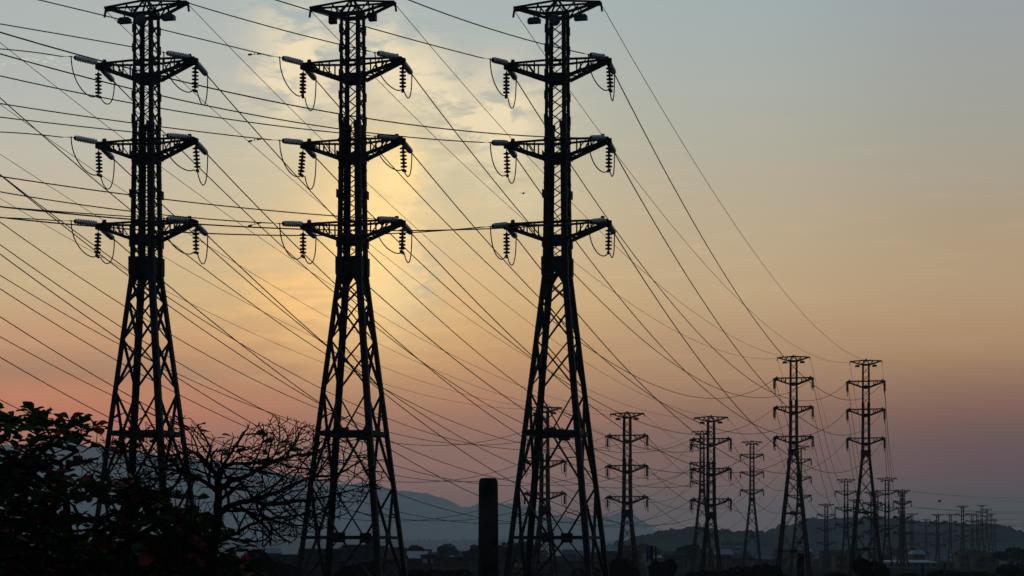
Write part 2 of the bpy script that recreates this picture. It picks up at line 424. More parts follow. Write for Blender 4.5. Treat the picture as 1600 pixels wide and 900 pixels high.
def leg_bracing_mb(ext, k=1.0):
    m = MB(); corner = lambda sx, sy, z: inset(sx, sy, z, .11)
    bw = .135 * k
    for a, b in FACES:
        # deep waist girder with an arched lower edge
        m.bar(corner(*a, 17.55), corner(*b, 17.55), .06, .62, up=Vector((0, 0, 1)))
        for p, q in ((a, b), (b, a)):
            c = corner(*p, 17.0); d = corner(*q, 17.0)
            m.bar(c + Vector((0, 0, -.42)), c.lerp(d, .45) + Vector((0, 0, .30)), .05, .22)
        for z0, z1 in ((15.75, 16.75), (13.95, 15.75), (11.75, 13.95)):
            m.bar(corner(*a, z0), corner(*b, z1), bw, .05 * k); m.bar(corner(*b, z0), corner(*a, z1), bw, .052 * k)
        levels = [9.6, 4.75, 0.0, -5.0]
        top = 11.5
        for i, zh in enumerate(levels):
            if zh < -ext + .2: break
            ca, cb = corner(*a, zh), corner(*b, zh); mid = ca.lerp(cb, .5)
            m.bar(ca, cb, .07 * k, (.22 if i == 0 else .14), up=Vector((0, 0, 1)))
            m.bar(mid - (cb - ca).normalized() * .32, mid + (cb - ca).normalized() * .24, .09, .46, up=Vector((0, 0, 1)))
            for p in (a, b):
                m.bar(corner(*p, top), mid, bw, .06 * k)                       # the V coming down to the girder
                q = corner(*p, (top + zh) / 2 - .3); m.bar(q, corner(*p, top).lerp(mid, .5), .075 * k, .04 * k)
                zl = zh - 2.35
                if zl > -ext:
                    m.bar(mid, corner(*p, zl), bw, .062 * k)                   # and the inverted V below it
                    m.bar(corner(*p, zl + 1.2), mid.lerp(corner(*p, zl), .5), .075 * k, .042 * k)
            top = zh - 2.45
    return m
def arm_mb(side, k=1.0):
    """lattice crossarm; origin at the tower axis at the level of its top chord"""
    m = MB(); w = .49; c = .115 * k
    for sy in (-1, 1):
        rt, rb = Vector((side * w, sy * w, 0)), Vector((side * w, sy * w, -.80))
        tt, tb = Vector((side * (TIP - .12), sy * .17, .03)), Vector((side * (TIP - .12), sy * .17, -.17))
        m.bar(rt, tt, c * .7, c * .8); m.bar(rb, tb, c * 1.25, c * 1.25)
        for f0, f1 in ((.3, .55), (.6, .85)):
            m.bar(rb.lerp(tb, f0), rt.lerp(tt, f0), c * .55, .04); m.bar(rb.lerp(tb, f0), rt.lerp(tt, f1), c * .6, .042)
    for f in (.3, .6):
        a0, a1 = Vector((side * w, -w, -.80)), Vector((side * (TIP - .12), -.17, -.17)); b0, b1 = Vector((side * w, w, -.80)), Vector((side * (TIP - .12), .17, -.17))
        m.bar(a0.lerp(a1, f), b0.lerp(b1, f), c * .6, .05); m.bar(a0.lerp(a1, f - .28), b0.lerp(b1, f), c * .6, .052)
    m.box((min(side * (TIP - .42), side * (TIP + .10)), -.24, -.24), (max(side * (TIP - .42), side * (TIP + .10)), .24, .07))
    m.box((min(side * (TIP + .102), side * (TIP + .22)), -.10, -.20), (max(side * (TIP + .102), side * (TIP + .22)), .10, .02))
    m.bar((side * (TIP - .2), -.05, .07), (side * (TIP - .2), .05, .22), .16, .12)
    return m
BEAM = 2.08
def beam_mb(k=1.0):
    m = MB(); c = .085 * k
    for s in (-1, 1):
        for sy in (-1, 1):
            tip = Vector((s * BEAM, sy * .10, 29.66)); top = Vector((0, sy * .46, 29.76)); root = Vector((s * .46, sy * .46, 29.16))
            m.bar(top, tip, c, c); m.bar(root, tip, c * 1.5, c * 1.3)
            for f in (.3, .6, .85):
                m.bar(root.lerp(tip, f), top.lerp(tip, min(1, f + .12)), c * .7, .04)
            m.bar(root, Vector((s * .9, sy * .36, 29.69)), c * .8, .05); m.bar(root, Vector((0, sy * .46, 29.70)), c * .9, .06)
        m.bar((s * (BEAM - .12), -.14, 29.60), (s * (BEAM - .12), .14, 29.60), .22, .16)
        m.bar((s * BEAM, 0, 29.6), (s * (BEAM + .06), 0, 29.22), .09, .06)
    for s in (-.46, .46):
        m.bar((-.46, s, 29.16), (.46, s, 29.16), .06, .2, up=Vector((0, 0, 1))); m.bar((s, -.46, 29.16), (s, .46, 29.16), .062, .2, up=Vector((0, 0, 1)))
        m.bar((s, -.46, 29.3), (0, 0, 29.95), .07); m.bar((s, .46, 29.3), (0, 0, 29.95), .07)
    return m
def susp_mesh(n=14, k=1.0):
    m = MB()
    m.tube([(0, 0, .02), (0, 0, -1.30)], .022 * k, 6)
    if k > 1: m.tube([(0, 0, -.22), (0, 0, -1.22)], .10, 6)
    for i in range(6):
        z = -.28 - .168 * i
        m.lathe((0, 0, z), (0, 0, -1), [(-.045, .05), (.0, .07), (.02, .155 * k), (.05, .168 * k), (.075, .15 * k), (.085, .09), (.11, .05)], n)
    return m.mesh('suspension_insulator', PORC, True)
def clamp_mesh():
    m = MB(); m.box((-.06, -.20, -1.40), (.06, .20, -1.29)); m.tube([(0, -.26, -1.37), (0, .26, -1.37)], .045, 6)
    return m.mesh('clamp', STEEL)
SLEN = 1.60
def tens_mesh(n=14, cnt=9):
    m = MB(); m.cur = 1
    m.tube([(0, 0, 0), (0, .20, 0)], .035, 6)
    m.tube([(0, 1.40, 0), (0, SLEN, 0)], .04, 6)
    m.bar((-.05, 1.39, 0), (.05, 1.39, 0), .06, .14)
    m.cur = 0
    for i in range(cnt):
        y = .22 + i * (1.18 / cnt)
        s = .88 if i in (0, cnt - 1) else 1.0
        m.lathe((0, y, 0), (0, 1, 0), [(0, .05), (.02, .08), (.04, .128 * s), (.075, .145 * s), (.10, .13 * s), (.106, .08), (1.18 / cnt - .002, .045)], n)
    return m.mesh('tension_insulator', [GLASS if cnt > 6 else PORC, STEEL], True)
def lamp_mb(s):
    m = MB(); x = 1.12 * s
    lo, hi = .30, .20
    vs = [(x - lo, -.16, 28.72), (x + lo, -.16, 28.72), (x + lo, .16, 28.72), (x - lo, .16, 28.72), (x - lo, -.13, 28.92), (x + lo, -.13, 28.92), (x + lo, .13, 28.92), (x - lo, .13, 28.92),
          (x - hi, -.08, 29.00), (x + hi, -.08, 29.00), (x + hi, .08, 29.00), (x - hi, .08, 29.00)]
    fs = [(0, 3, 2, 1), (0, 1, 5, 4), (1, 2, 6, 5), (2, 3, 7, 6), (3, 0, 4, 7), (4, 5, 9, 8), (5, 6, 10, 9), (6, 7, 11, 10), (7, 4, 8, 11), (8, 9, 10, 11)]
    m.quadset(vs, fs); m.bar((x, 0, 29.03), (x, 0, 29.25), .06)
    m.v = [(v[0], v[1], v[2] + .16) for v in m.v]
    return m
def drum_mb():
    m = MB(); m.lathe((.02, -.56, 28.78), (0, -1, 0), [(0, .24), (.03, .27), (.10, .27), (.13, .22)], 20)
    m.v = [(v[0], v[1], v[2] + .02) for v in m.v]; return m

MESHC = {}
def cm(key, fn):
    if key not in MESHC: MESHC[key] = fn()
    return MESHC[key]

SW = random.Random(77)
class Pylon: pass
PYL = []
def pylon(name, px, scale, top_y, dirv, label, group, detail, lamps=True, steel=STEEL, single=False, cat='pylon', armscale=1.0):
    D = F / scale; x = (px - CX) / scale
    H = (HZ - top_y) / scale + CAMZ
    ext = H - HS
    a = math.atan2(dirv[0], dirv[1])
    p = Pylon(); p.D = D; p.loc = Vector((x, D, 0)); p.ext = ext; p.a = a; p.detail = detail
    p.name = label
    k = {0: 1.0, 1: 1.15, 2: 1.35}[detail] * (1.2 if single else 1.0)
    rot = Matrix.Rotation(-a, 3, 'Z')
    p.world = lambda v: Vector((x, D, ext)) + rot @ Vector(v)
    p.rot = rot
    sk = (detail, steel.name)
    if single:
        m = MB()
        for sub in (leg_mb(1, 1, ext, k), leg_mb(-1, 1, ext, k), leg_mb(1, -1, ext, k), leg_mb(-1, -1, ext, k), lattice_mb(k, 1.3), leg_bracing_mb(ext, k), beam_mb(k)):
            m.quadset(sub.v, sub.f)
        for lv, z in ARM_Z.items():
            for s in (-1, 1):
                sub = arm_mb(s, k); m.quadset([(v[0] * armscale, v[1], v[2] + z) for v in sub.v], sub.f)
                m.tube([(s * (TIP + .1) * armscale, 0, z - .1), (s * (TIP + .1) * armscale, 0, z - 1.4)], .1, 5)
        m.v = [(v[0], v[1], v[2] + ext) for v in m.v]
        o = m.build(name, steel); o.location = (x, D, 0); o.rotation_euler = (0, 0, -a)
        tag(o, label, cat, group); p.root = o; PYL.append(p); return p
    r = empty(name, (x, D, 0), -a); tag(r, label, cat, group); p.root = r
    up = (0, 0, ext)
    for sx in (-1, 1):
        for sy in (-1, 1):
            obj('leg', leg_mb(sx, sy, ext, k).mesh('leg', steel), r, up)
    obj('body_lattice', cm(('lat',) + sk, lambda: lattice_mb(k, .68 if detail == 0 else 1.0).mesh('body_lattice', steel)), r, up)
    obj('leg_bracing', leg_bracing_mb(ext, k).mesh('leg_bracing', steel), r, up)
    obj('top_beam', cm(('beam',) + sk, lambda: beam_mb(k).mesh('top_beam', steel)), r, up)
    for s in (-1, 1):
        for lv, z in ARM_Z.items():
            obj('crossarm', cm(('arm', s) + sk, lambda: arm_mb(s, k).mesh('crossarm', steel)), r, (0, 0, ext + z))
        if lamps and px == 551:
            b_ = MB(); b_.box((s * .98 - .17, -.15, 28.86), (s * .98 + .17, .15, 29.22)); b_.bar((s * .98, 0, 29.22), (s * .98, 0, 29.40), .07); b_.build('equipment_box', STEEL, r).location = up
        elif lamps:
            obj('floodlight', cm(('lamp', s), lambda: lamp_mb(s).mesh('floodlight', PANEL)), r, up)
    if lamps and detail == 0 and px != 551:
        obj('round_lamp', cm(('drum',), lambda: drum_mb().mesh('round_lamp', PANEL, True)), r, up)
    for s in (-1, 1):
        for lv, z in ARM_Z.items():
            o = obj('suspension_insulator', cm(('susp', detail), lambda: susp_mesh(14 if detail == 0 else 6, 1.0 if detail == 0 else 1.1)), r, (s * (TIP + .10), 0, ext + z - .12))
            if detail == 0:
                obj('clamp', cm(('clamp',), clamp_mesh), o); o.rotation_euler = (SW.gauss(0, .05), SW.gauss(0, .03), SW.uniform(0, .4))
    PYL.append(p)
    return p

def tension(p, s, lv, d, dz=-.07, ax=.04):
    """tension string at an arm tip pointing along world direction d; returns its far end in the world"""
    A = Vector((s * (TIP + ax), 0, ARM_Z[lv] + dz))
    d = Vector(d).normalized(); dl = p.rot.transposed() @ d
    o = obj('tension_insulator', cm(('tens', p.detail > 0), lambda: tens_mesh(14, 9) if p.detail == 0 else tens_mesh(6, 5)), p.root)
    start = A + dl * .04
    o.location = start + Vector((0, 0, p.ext)); o.rotation_mode = 'QUATERNION'
    o.rotation_quaternion = dl.to_track_quat('Y', 'Z')
    return p.world(A + dl * (.04 + SLEN - .02))
def tip_world(p, s, lv): return p.world((s * (TIP + .04), 0, ARM_Z[lv] - .07))
def jumper(p, s, lv, a, b, rng):
    """slack loop from one string's end, through the clamp, to the other string's end"""
    inv = lambda w: p.rot.transposed() @ (Vector(w) - p.loc)
    A, B = inv(a), inv(b)
    C = Vector((s * (TIP + .10), 0, p.ext + ARM_Z[lv] - .12 - 1.37))
    def bez(p0, c0, c1, p1, n):
        return [p0 * (1 - t) ** 3 + c0 * 3 * t * (1 - t) ** 2 + c1 * 3 * t * t * (1 - t) + p1 * t ** 3 for t in [i / n for i in range(n + 1)]]
    dn = Vector((0, 0, -1)); n = 12 if p.detail == 0 else 5
    CA = C + Vector((0, -.24, 0)); CB = C + Vector((0, .24, 0))
    k1, k2 = rng.uniform(.6, 1.5), rng.uniform(.4, 1.5)
    pts = bez(A, A + dn * (1.0 + .3 * k1), CA + Vector((0, -.55, -.35 * k1)), CA, n) + bez(CB, CB + Vector((0, .45, -.55 * k2)), B + dn * (1.1 + .5 * k2), B, n)
    m = MB(); m.tube(pts, .028 if p.detail == 0 else .03, 5); m.build('jumper_cable', WIRE, p.root, True)

DAB = Vector((.253, .967, 0)).normalized()
DBC = Vector((.20, .98, 0)).normalized()
DB = Vector((.228, .974, 0)).normalized()
GA, GB, GC = 'tall lattice pylons in the front row', 'lattice pylons of the second row', 'lattice pylons of the third row'
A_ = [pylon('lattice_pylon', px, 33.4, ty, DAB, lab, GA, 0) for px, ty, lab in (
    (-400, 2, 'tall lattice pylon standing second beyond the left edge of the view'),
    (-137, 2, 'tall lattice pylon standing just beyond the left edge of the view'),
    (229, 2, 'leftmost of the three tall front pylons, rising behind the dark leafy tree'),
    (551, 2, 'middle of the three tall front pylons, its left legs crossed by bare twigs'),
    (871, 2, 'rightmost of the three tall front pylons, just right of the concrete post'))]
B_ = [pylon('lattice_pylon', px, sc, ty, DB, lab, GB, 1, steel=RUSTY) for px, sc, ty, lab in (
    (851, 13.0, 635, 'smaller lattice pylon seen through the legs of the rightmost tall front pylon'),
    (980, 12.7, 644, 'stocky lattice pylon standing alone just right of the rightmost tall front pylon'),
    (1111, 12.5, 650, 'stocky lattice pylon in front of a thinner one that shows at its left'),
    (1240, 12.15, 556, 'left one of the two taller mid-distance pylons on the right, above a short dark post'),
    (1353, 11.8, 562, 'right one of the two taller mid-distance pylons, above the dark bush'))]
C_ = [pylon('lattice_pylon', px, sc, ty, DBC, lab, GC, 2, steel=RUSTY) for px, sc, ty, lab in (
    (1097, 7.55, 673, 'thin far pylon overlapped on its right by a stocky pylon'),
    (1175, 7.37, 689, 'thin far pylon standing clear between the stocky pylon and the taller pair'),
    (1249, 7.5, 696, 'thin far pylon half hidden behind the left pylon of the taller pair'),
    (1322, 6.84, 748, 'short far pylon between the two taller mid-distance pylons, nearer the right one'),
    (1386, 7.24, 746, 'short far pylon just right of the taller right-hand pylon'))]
GD = 'faded pylons crowding toward the horizon at the right'
for px, sc, ty, dv, lab, asx in (
    (1291, 5.8, 787, (.2, 1), 'small distant pylon between the taller pair, below the slack wires', 1),
    (1336, 5.5, 780, (.3, 1), 'small distant pylon hidden by the left leg of the taller right pylon', 1),
    (1363, 6.0, 768, (.1, 1), 'distant pylon seen inside the legs of the taller right pylon', 1),
    (1370, 5.4, 772, (.3, 1), 'second distant pylon crowded inside the legs of the taller right pylon', 1),
    (1425, 4.5, 802, (.2, 1), 'tiny faded pylon right behind the broad dark pylon', 1),
    (1447, 3.4, 811, (.2, 1), 'palest tiny pylon, almost lost against the hill', 1),
    (1465, 4.6, 803, (.1, 1), 'tiny pylon standing alone below the flying speck', 1.1),
    (1485, 4.0, 803, (.3, 1), 'tiny pylon midway between the speck and the far cluster', 1),
    (1504, 4.5, 790, (.1, 1), 'tiny dark pylon at the left edge of the far cluster', 1),
    (1519, 4.0, 802, (.2, 1), 'tiny short pylon, second in the far cluster', 1),
    (1527, 3.6, 804, (.2, 1), 'tiny short pylon, third in the far cluster', 1),
    (1534, 3.6, 789, (.2, 1), 'tiny pylon, the tallest in the far cluster', 1),
    (1542, 3.6, 795, (.2, 1), 'tiny pylon right next to the tallest of the far cluster', 1),
    (1548, 3.3, 802, (.2, 1), 'tiny pylon, last but one in the far cluster', 1),
    (1554, 3.1, 812, (.2, 1), 'faintest tiny pylon at the right end of the far cluster', 1)):
    pylon('lattice_pylon', px, sc, ty, dv, lab, GD, 2, steel=RUSTY, single=True, armscale=asx)
P1410 = pylon('lattice_pylon', 1410, 6.4, 765, (-.35, 1), 'broad dark far pylon whose wires fan out to the right edge', GD, 2, steel=RUSTY)

# ------------------------------------------------------------------ wires
def para(a, b, sag, n=40, t0=0.0, t1=1.0):
    return [a.lerp(b, t) - Vector((0, 0, 4 * sag * t * (1 - t))) for t in [t0 + (t1 - t0) * i / n for i in range(n + 1)]]
def tangent(a, b, sag, t):
    return ((b - a) - Vector((0, 0, 4 * sag * (1 - 2 * t)))).normalized()
def wire(pts, r, label, group, cat='power line', name='power_line'):
    m = MB(); m.tube(pts, r, 5)
    o = m.build(name, WIRE, None, True); return tag(o, label, cat, group)
rng = random.Random(5)
SIDE = {-1: 'left', 1: 'right'}
# incoming wires, traced: tower index -> arm -> points (photo pixels) and the bearing the line leaves on
INC = {2: (50, {(-1, 'upper'): [(0, 76), (60, 83.5), (118, 91)], (1, 'upper'): [(0, 37), (100, 55), (207, 72.6)],
                (-1, 'middle'): [(0, 206), (60, 211), (118, 216.5)], (1, 'middle'): [(0, 183), (100, 194.5), (200, 205.6)],
                (-1, 'lower'): [(0, 340), (60, 343), (113, 346)], (1, 'lower'): [(0, 323), (100, 331), (197, 338)]}),
       3: (46, {(-1, 'upper'): [(64, 0), (209, 36), (254, 47), (376, 75), (438, 90)], (1, 'upper'): [(278, 0), (300, 6), (528, 68), (573, 80)],
                (-1, 'middle'): [(0, 162), (118, 179), (256, 199), (438, 220)], (1, 'middle'): [(0, 119), (206, 160), (318, 180), (523, 208.6)],
                (-1, 'lower'): [(0, 300), (197, 328), (306, 341), (436, 351)], (1, 'lower'): [(0, 276), (197, 302.6), (254, 311), (523, 338.6)]}),
       4: (36, {(-1, 'upper'): [(432, 0), (529, 29), (573, 43), (678, 71), (772, 93)], (1, 'upper'): [(639, 0), (847, 68), (870, 74.4)],
                (-1, 'middle'): [(0, 87), (206, 135), (414, 180), (523, 200.6), (633, 218), (710, 222)], (1, 'middle'): [(0, 53), (120, 83), (254, 118), (528, 177), (710, 204), (842, 215)],
                (-1, 'lower'): [(0, 340), (110, 350), (258, 362), (320, 364), (582, 366), (688, 361), (770, 353)], (1, 'lower'): [(0, 327), (197, 339.4), (306, 345.6), (604, 361), (690, 361.6), (786, 358.6)]})}
NEARN = {0: 'hidden', 1: 'hidden', 2: 'leftmost tall front pylon', 3: 'middle tall front pylon', 4: 'rightmost tall front pylon'}
FARN = ['pylon seen through the front pylon legs', 'stocky lone pylon', 'stocky pylon overlapping a thin one', 'left pylon of the taller pair', 'right pylon of the taller pair']
CN = ['thin pylon behind the stocky one', 'thin pylon standing clear', 'thin pylon behind the taller pair', 'short pylon between the taller pair', 'short pylon right of the pair']
ends = {}
for i, p in enumerate(A_):
    for s in (-1, 1):
        for lv in ARM_Z:
            A = tip_world(p, s, lv)
            if i in INC:
                A = A + Vector((0, 0, .11))
                ang, tr = INC[i]; d2 = Vector((-math.sin(R(ang)), -math.cos(R(ang)), 0))
                U, Zs = [], []
                for px, py in tr[(s, lv)]:
                    kx = (px - CX) / F; u = (kx * A.y - A.x) / (d2.x - kx * d2.y)
                    U.append(u); Zs.append(CAMZ + (HZ - py) / F * (A.y + u * d2.y))
                U = np.array(U); Y = np.array(Zs) - A.z
                M = np.stack([U, U * U], 1)
                sol = np.linalg.lstsq(M, Y, rcond=None)[0]
                kx = (-420 - CX) / F; ue = (kx * A.y - A.x) / (d2.x - kx * d2.y)
                q = lambda u: A + d2 * u + Vector((0, 0, sol[0] * u + sol[1] * u * u))
                e = tension(p, s, lv, d2 + Vector((0, 0, sol[0])), .04, .04 if s > 0 else -.10)
                pts = [e] + [q(2.0 + (ue - 2.0) * j / 30) for j in range(31)]
                wlast = wire(pts, .026, f'{lv} {SIDE[s]} wire coming in from the left to the {NEARN[i]}', 'wires arriving from the left', name='power_line')
                if i == 3:
                    c = q(2.9) + Vector((0, 0, -.10)); dm = MB(); dv = d2 + Vector((0, 0, sol[0] - .25))
                    dm.tube([c - dv * .35, c - dv * .18, c - dv * .17, c + dv * .17, c + dv * .18, c + dv * .35], [.05, .05, .012, .012, .05, .05], 6)
                    dm.bar(c, c + Vector((0, 0, .10)), .03); dm.build('vibration_damper', STEEL, bpy.data.objects[-1] if False else wlast)
            else:
                d2 = Vector((-.7, -.7, .1)); e = tension(p, s, lv, d2)
            ends[(i, s, lv)] = e
for i, p in enumerate(A_):
    b = B_[i]
    for s in (-1, 1):
        for lv in ARM_Z:
            a0, b0 = tip_world(p, s, lv), tip_world(b, s, lv)
            sag = 7.7; ln = (b0 - a0).length; tt = 1.6 / ln
            e0 = tension(p, s, lv, tangent(a0, b0, sag, tt / 2)); e1 = tension(b, s, lv, -tangent(a0, b0, sag, 1 - tt / 2))
            pts = para(a0, b0, sag, 44, tt, 1 - tt); pts[0] = e0; pts[-1] = e1
            wire(pts, .028, f'sagging wire to {lv} {SIDE[s]} arm of the {FARN[i]}', 'wires from the front row to the second row')
            jumper(p, s, lv, ends[(i, s, lv)], e0, rng)
            ends[('b', i, s, lv)] = e1
        a0, b0 = p.world((s * (BEAM + .02), 0, 29.55)), b.world((s * (BEAM + .02), 0, 29.55))
        wire(para(a0, b0, 4.6, 44), .016, f'thin earth wire to {SIDE[s]} tip of the {FARN[i]}', 'thin earth wires at the pylon tops')
for i, b in enumerate(B_):
    c = C_[i]
    for s in (-1, 1):
        for lv in ARM_Z:
            a0, b0 = tip_world(b, s, lv), tip_world(c, s, lv)
            sag = 6.5; ln = (b0 - a0).length; tt = 1.6 / ln
            e0 = tension(b, s, lv, tangent(a0, b0, sag, tt / 2))
            pts = para(a0, b0, sag, 36, tt, 1.0); pts[0] = e0
            wire(pts, .031, f'distant wire to the {lv} {SIDE[s]} arm of the {CN[i]}', 'wires from the second row to the third row')
            jumper(b, s, lv, ends[('b', i, s, lv)], e0, rng)
        a0, b0 = b.world((s * (BEAM + .02), 0, 29.55)), c.world((s * (BEAM + .02), 0, 29.55))
        wire(para(a0, b0, 4.2, 36), .018, f'thin earth wire to the {SIDE[s]} top tip of the {CN[i]}', 'thin earth wires at the pylon tops')
for s in (-1, 1):
    for lv, y1 in (('upper', 797), ('middle', 812), ('lower', 832)):
        a0 = tip_world(P1410, s, lv) + Vector((.1, 0, -1.2)); b0 = at(1720, y1 + (6 if s > 0 else 0), 470 if s < 0 else 462)
        wire(para(a0, b0, .8, 20), .03, f'{lv} {SIDE[s]} wire fanning right from the broad dark far pylon', 'wires fanning to the right edge')
    a0 = P1410.world((s * BEAM, 0, 29.55)); b0 = at(1720, 786 + 4 * s, 466)
    wire(para(a0, b0, .5, 20), .02, f'thin {SIDE[s]} top wire from the broad dark far pylon', 'wires fanning to the right edge')
for k, (y0, y1) in enumerate(((806, 812), (815, 822), (822, 828), (833, 838))):
    a0, b0 = at(1506, y0, 700), at(1760, y1, 600)
    wire(para(a0, b0, 1.0, 16), .03, 'dim distant wire from the far cluster to the right edge', 'dim wires at the far right')

# ------------------------------------------------------------------ concrete posts
def post(px, top_y, wpx, D, label):
    h = CAMZ + (HZ - top_y) / F * D; w = wpx / F * D / 2
    m = MB(); m.lathe((0, 0, 0), (0, 0, 1), [(0, w * 1.28), (h * .5, w * 1.15), (h - .10, w), (h - .055, w * .985), (h - .028, w * .93), (h - .008, w * .84), (h, w * .70)], 24)
    o = m.build('concrete_post', CONC, None, True); o.location = ((px - CX) / F * D, D, 0)
    tag(o, label, 'post', 'round concrete posts')
post(763, 747, 30, 27, 'thick round concrete post left of the rightmost tall front pylon')
post(1251, 864, 11, 70, 'short dark concrete post at the foot of the taller left pylon')
post(1442, 881, 5, 165, 'small concrete post in front of the pale blue warehouse roof')
post(1476, 880, 3.6, 180, 'smallest concrete post, right of the pale blue warehouse')

# ------------------------------------------------------------------ houses
def house(px0, px1, top_y, D, wall, roof, label, kind='flat', depth=8, storeys=2, nwin=3, group='dim houses along the foot of the view', pale=False, tank=False, name='house', rail=False):
    x0, x1 = (px0 - CX) / F * D, (px1 - CX) / F * D
    h = CAMZ + (HZ - top_y) / F * D; w = x1 - x0
    r = empty(name, ((x0 + x1) / 2, D, 0)); tag(r, label, 'house' if name == 'house' else name.replace('_', ' '), group)
    hw = h - (.35 if kind == 'flat' else min(1.3, h * .28))
    m = MB(); m.box((-w / 2, 0, 0), (w / 2, depth, hw)); m.build('wall', HMAT[wall], r)
    m = MB()
    if kind == 'flat':
        m.box((-w / 2 - .15, -.25, hw + .003), (w / 2 + .15, depth + .2, hw + .22))
        m.box((-w / 2 - .14, -.24, hw + .223), (w / 2 + .14, -.09, h))
    elif kind == 'shed':
        m.quadset([(-w / 2 - .3, -.5, hw + .01), (w / 2 + .3, -.5, hw + .01), (w / 2 + .3, depth + .3, h), (-w / 2 - .3, depth + .3, h),
                   (-w / 2 - .3, -.5, hw + .13), (w / 2 + .3, -.5, hw + .13), (w / 2 + .3, depth + .3, h + .12), (-w / 2 - .3, depth + .3, h + .12)],
                  [(0, 3, 2, 1), (4, 5, 6, 7), (0, 1, 5, 4), (1, 2, 6, 5), (2, 3, 7, 6), (3, 0, 4, 7)])
    else:
        y0, y1 = -.5, depth + .5
        m.quadset([(-w / 2 - .35, y0, hw), (w / 2 + .35, y0, hw), (w / 2 + .35, y1, hw), (-w / 2 - .35, y1, hw), (-w / 2 - .1, depth / 2, h), (w / 2 + .1, depth / 2, h)],
                  [(0, 1, 5, 4), (2, 3, 4, 5), (0, 4, 3), (1, 2, 5), (0, 3, 2, 1)])
    rf = m.build('roof', HMAT[roof], r)
    if tank:
        t_ = MB(); t_.lathe((w * .25, 2, hw + .224), (0, 0, 1), [(0, .75), (1.0, .78), (1.15, .6), (1.3, .2)], 14); t_.build('water_tank', HMAT['bluepaint'], r, True)
    if rail:
        t_ = MB()
        for k in range(6): t_.bar((-w / 2 + w * k / 5, -.16, h), (-w / 2 + w * k / 5, -.16, h + .9), .09)
        t_.bar((-w / 2, -.16, h + .9), (w / 2, -.16, h + .9), .09); t_.build('railing', STEEL, r)
    sh = hw / storeys
    for st in range(storeys):
        for k in range(nwin):
            cx = -w / 2 + w * (k + .5) / nwin; zz = st * sh + sh * .38; ww = min(.6, w / nwin * .3)
            fm = MB()
            for a, b in (((cx - ww - .1, zz - .1), (cx + ww + .1, zz)), ((cx - ww - .1, zz + sh * .4), (cx + ww + .1, zz + sh * .4 + .1)), ((cx - ww - .1, zz), (cx - ww, zz + sh * .4)), ((cx + ww, zz), (cx + ww + .1, zz + sh * .4))):
                fm.box((a[0], -.06, a[1]), (b[0], -.003, b[1]))
            f_ = fm.build('window', HMAT['slab'], r)
            pm = MB(); pm.box((cx - ww, -.03, zz), (cx + ww, -.004, zz + sh * .4)); pm.build('pane', BRIGHT_GLZ if (pale and st == storeys - 1 and k in (0, 1)) else GLZ, f_)
    return r
house(390, 470, 866, 300, 'grey', 'slab', 'dim grey flat-roofed house behind the bare tree', depth=9, nwin=4)
house(468, 540, 857, 285, 'brick', 'slab', 'dark flat-roofed brick house behind the left legs of the middle tall pylon', depth=9, nwin=4)
house(536, 592, 851, 265, 'grey', 'slab', 'dark flat-roofed grey house with a tank between the legs of the middle tall pylon', depth=12, nwin=3, tank=True)
house(588, 630, 860, 300, 'brick', 'tile', 'dark tile-roofed house behind the right legs of the middle tall pylon', kind='gable', depth=9, nwin=3)
house(90, 310, 846, 210, 'grey', 'slab', 'broad grey flat-roofed block behind the dark leafy tree', depth=12, nwin=6)
house(-120, 75, 852, 230, 'white', 'slab', 'pale flat-roofed block at the left edge behind the leafy tree', depth=12, nwin=5)
house(636, 664, 862, 340, 'brick', 'bluegrey', 'little brick house with a blue sheet roof right of the middle tall pylon', kind='shed', depth=6, nwin=2)
house(658, 683, 866, 335, 'brick', 'slab', 'little brick cube house with two pale upper windows', nwin=2, pale=True, depth=6)
house(676, 750, 870, 330, 'ochre', 'slab', 'low ochre flat-roofed house left of the concrete post', nwin=5, depth=8)
house(724, 746, 861, 350, 'grey', 'slab', 'narrow grey house with a roof tank beside the concrete post', nwin=2, depth=5, tank=True)
house(772, 800, 868, 345, 'grey', 'slab', 'grey house with a roof railing right of the concrete post', nwin=2, depth=6, rail=True)
house(797, 822, 886, 260, 'yellow', 'slab', 'small yellow house between the legs of the rightmost tall pylon', nwin=2, storeys=1, depth=5)
house(838, 880, 869, 420, 'brick', 'tile', 'tile-roofed brick house seen between the legs of the rightmost tall pylon', kind='gable', nwin=3)
house(862, 918, 876, 380, 'brick', 'slab', 'wide brick house low between the legs of the rightmost tall pylon', nwin=4)
house(905, 945, 873, 430, 'grey', 'tile', 'grey house with clay tiles by the right leg of the rightmost tall pylon', kind='gable', nwin=3)
house(1055, 1098, 866, 640, 'grey', 'teal', 'long shed with a teal roof behind the stocky pylons', kind='shed', nwin=5, storeys=1, depth=14)
house(1126, 1166, 846, 1010, 'white', 'slab', 'tall pale block with rows of windows at the foot of the hill', nwin=9, storeys=4, depth=14)
house(1140, 1160, 871, 620, 'white', 'paleblue', 'small house with a pale metal roof below the tall pale block', kind='shed', nwin=2, storeys=1)
house(1090, 1130, 877, 520, 'brick', 'tile', 'brick house with clay tiles between the stocky and the thin pylon', kind='gable', nwin=3)
house(1180, 1215, 874, 560, 'grey', 'slab', 'grey house left of the taller left-hand pylon', nwin=3)
house(1268, 1305, 873, 640, 'ochre', 'tile', 'ochre house with clay tiles between the two taller pylons', kind='gable', nwin=3)
house(1388, 1464, 876, 560, 'white', 'paleblue', 'long low warehouse with a pale blue roof right of the dark bush', kind='shed', nwin=8, storeys=1, depth=16, name='warehouse')
house(1480, 1530, 877, 600, 'grey', 'tile', 'grey house with clay tiles under the far pylon cluster', kind='gable', nwin=4)
house(1572, 1640, 874, 560, 'white', 'slab', 'pale flat house at the right edge of the view', nwin=4)
r_ = random.Random(11)
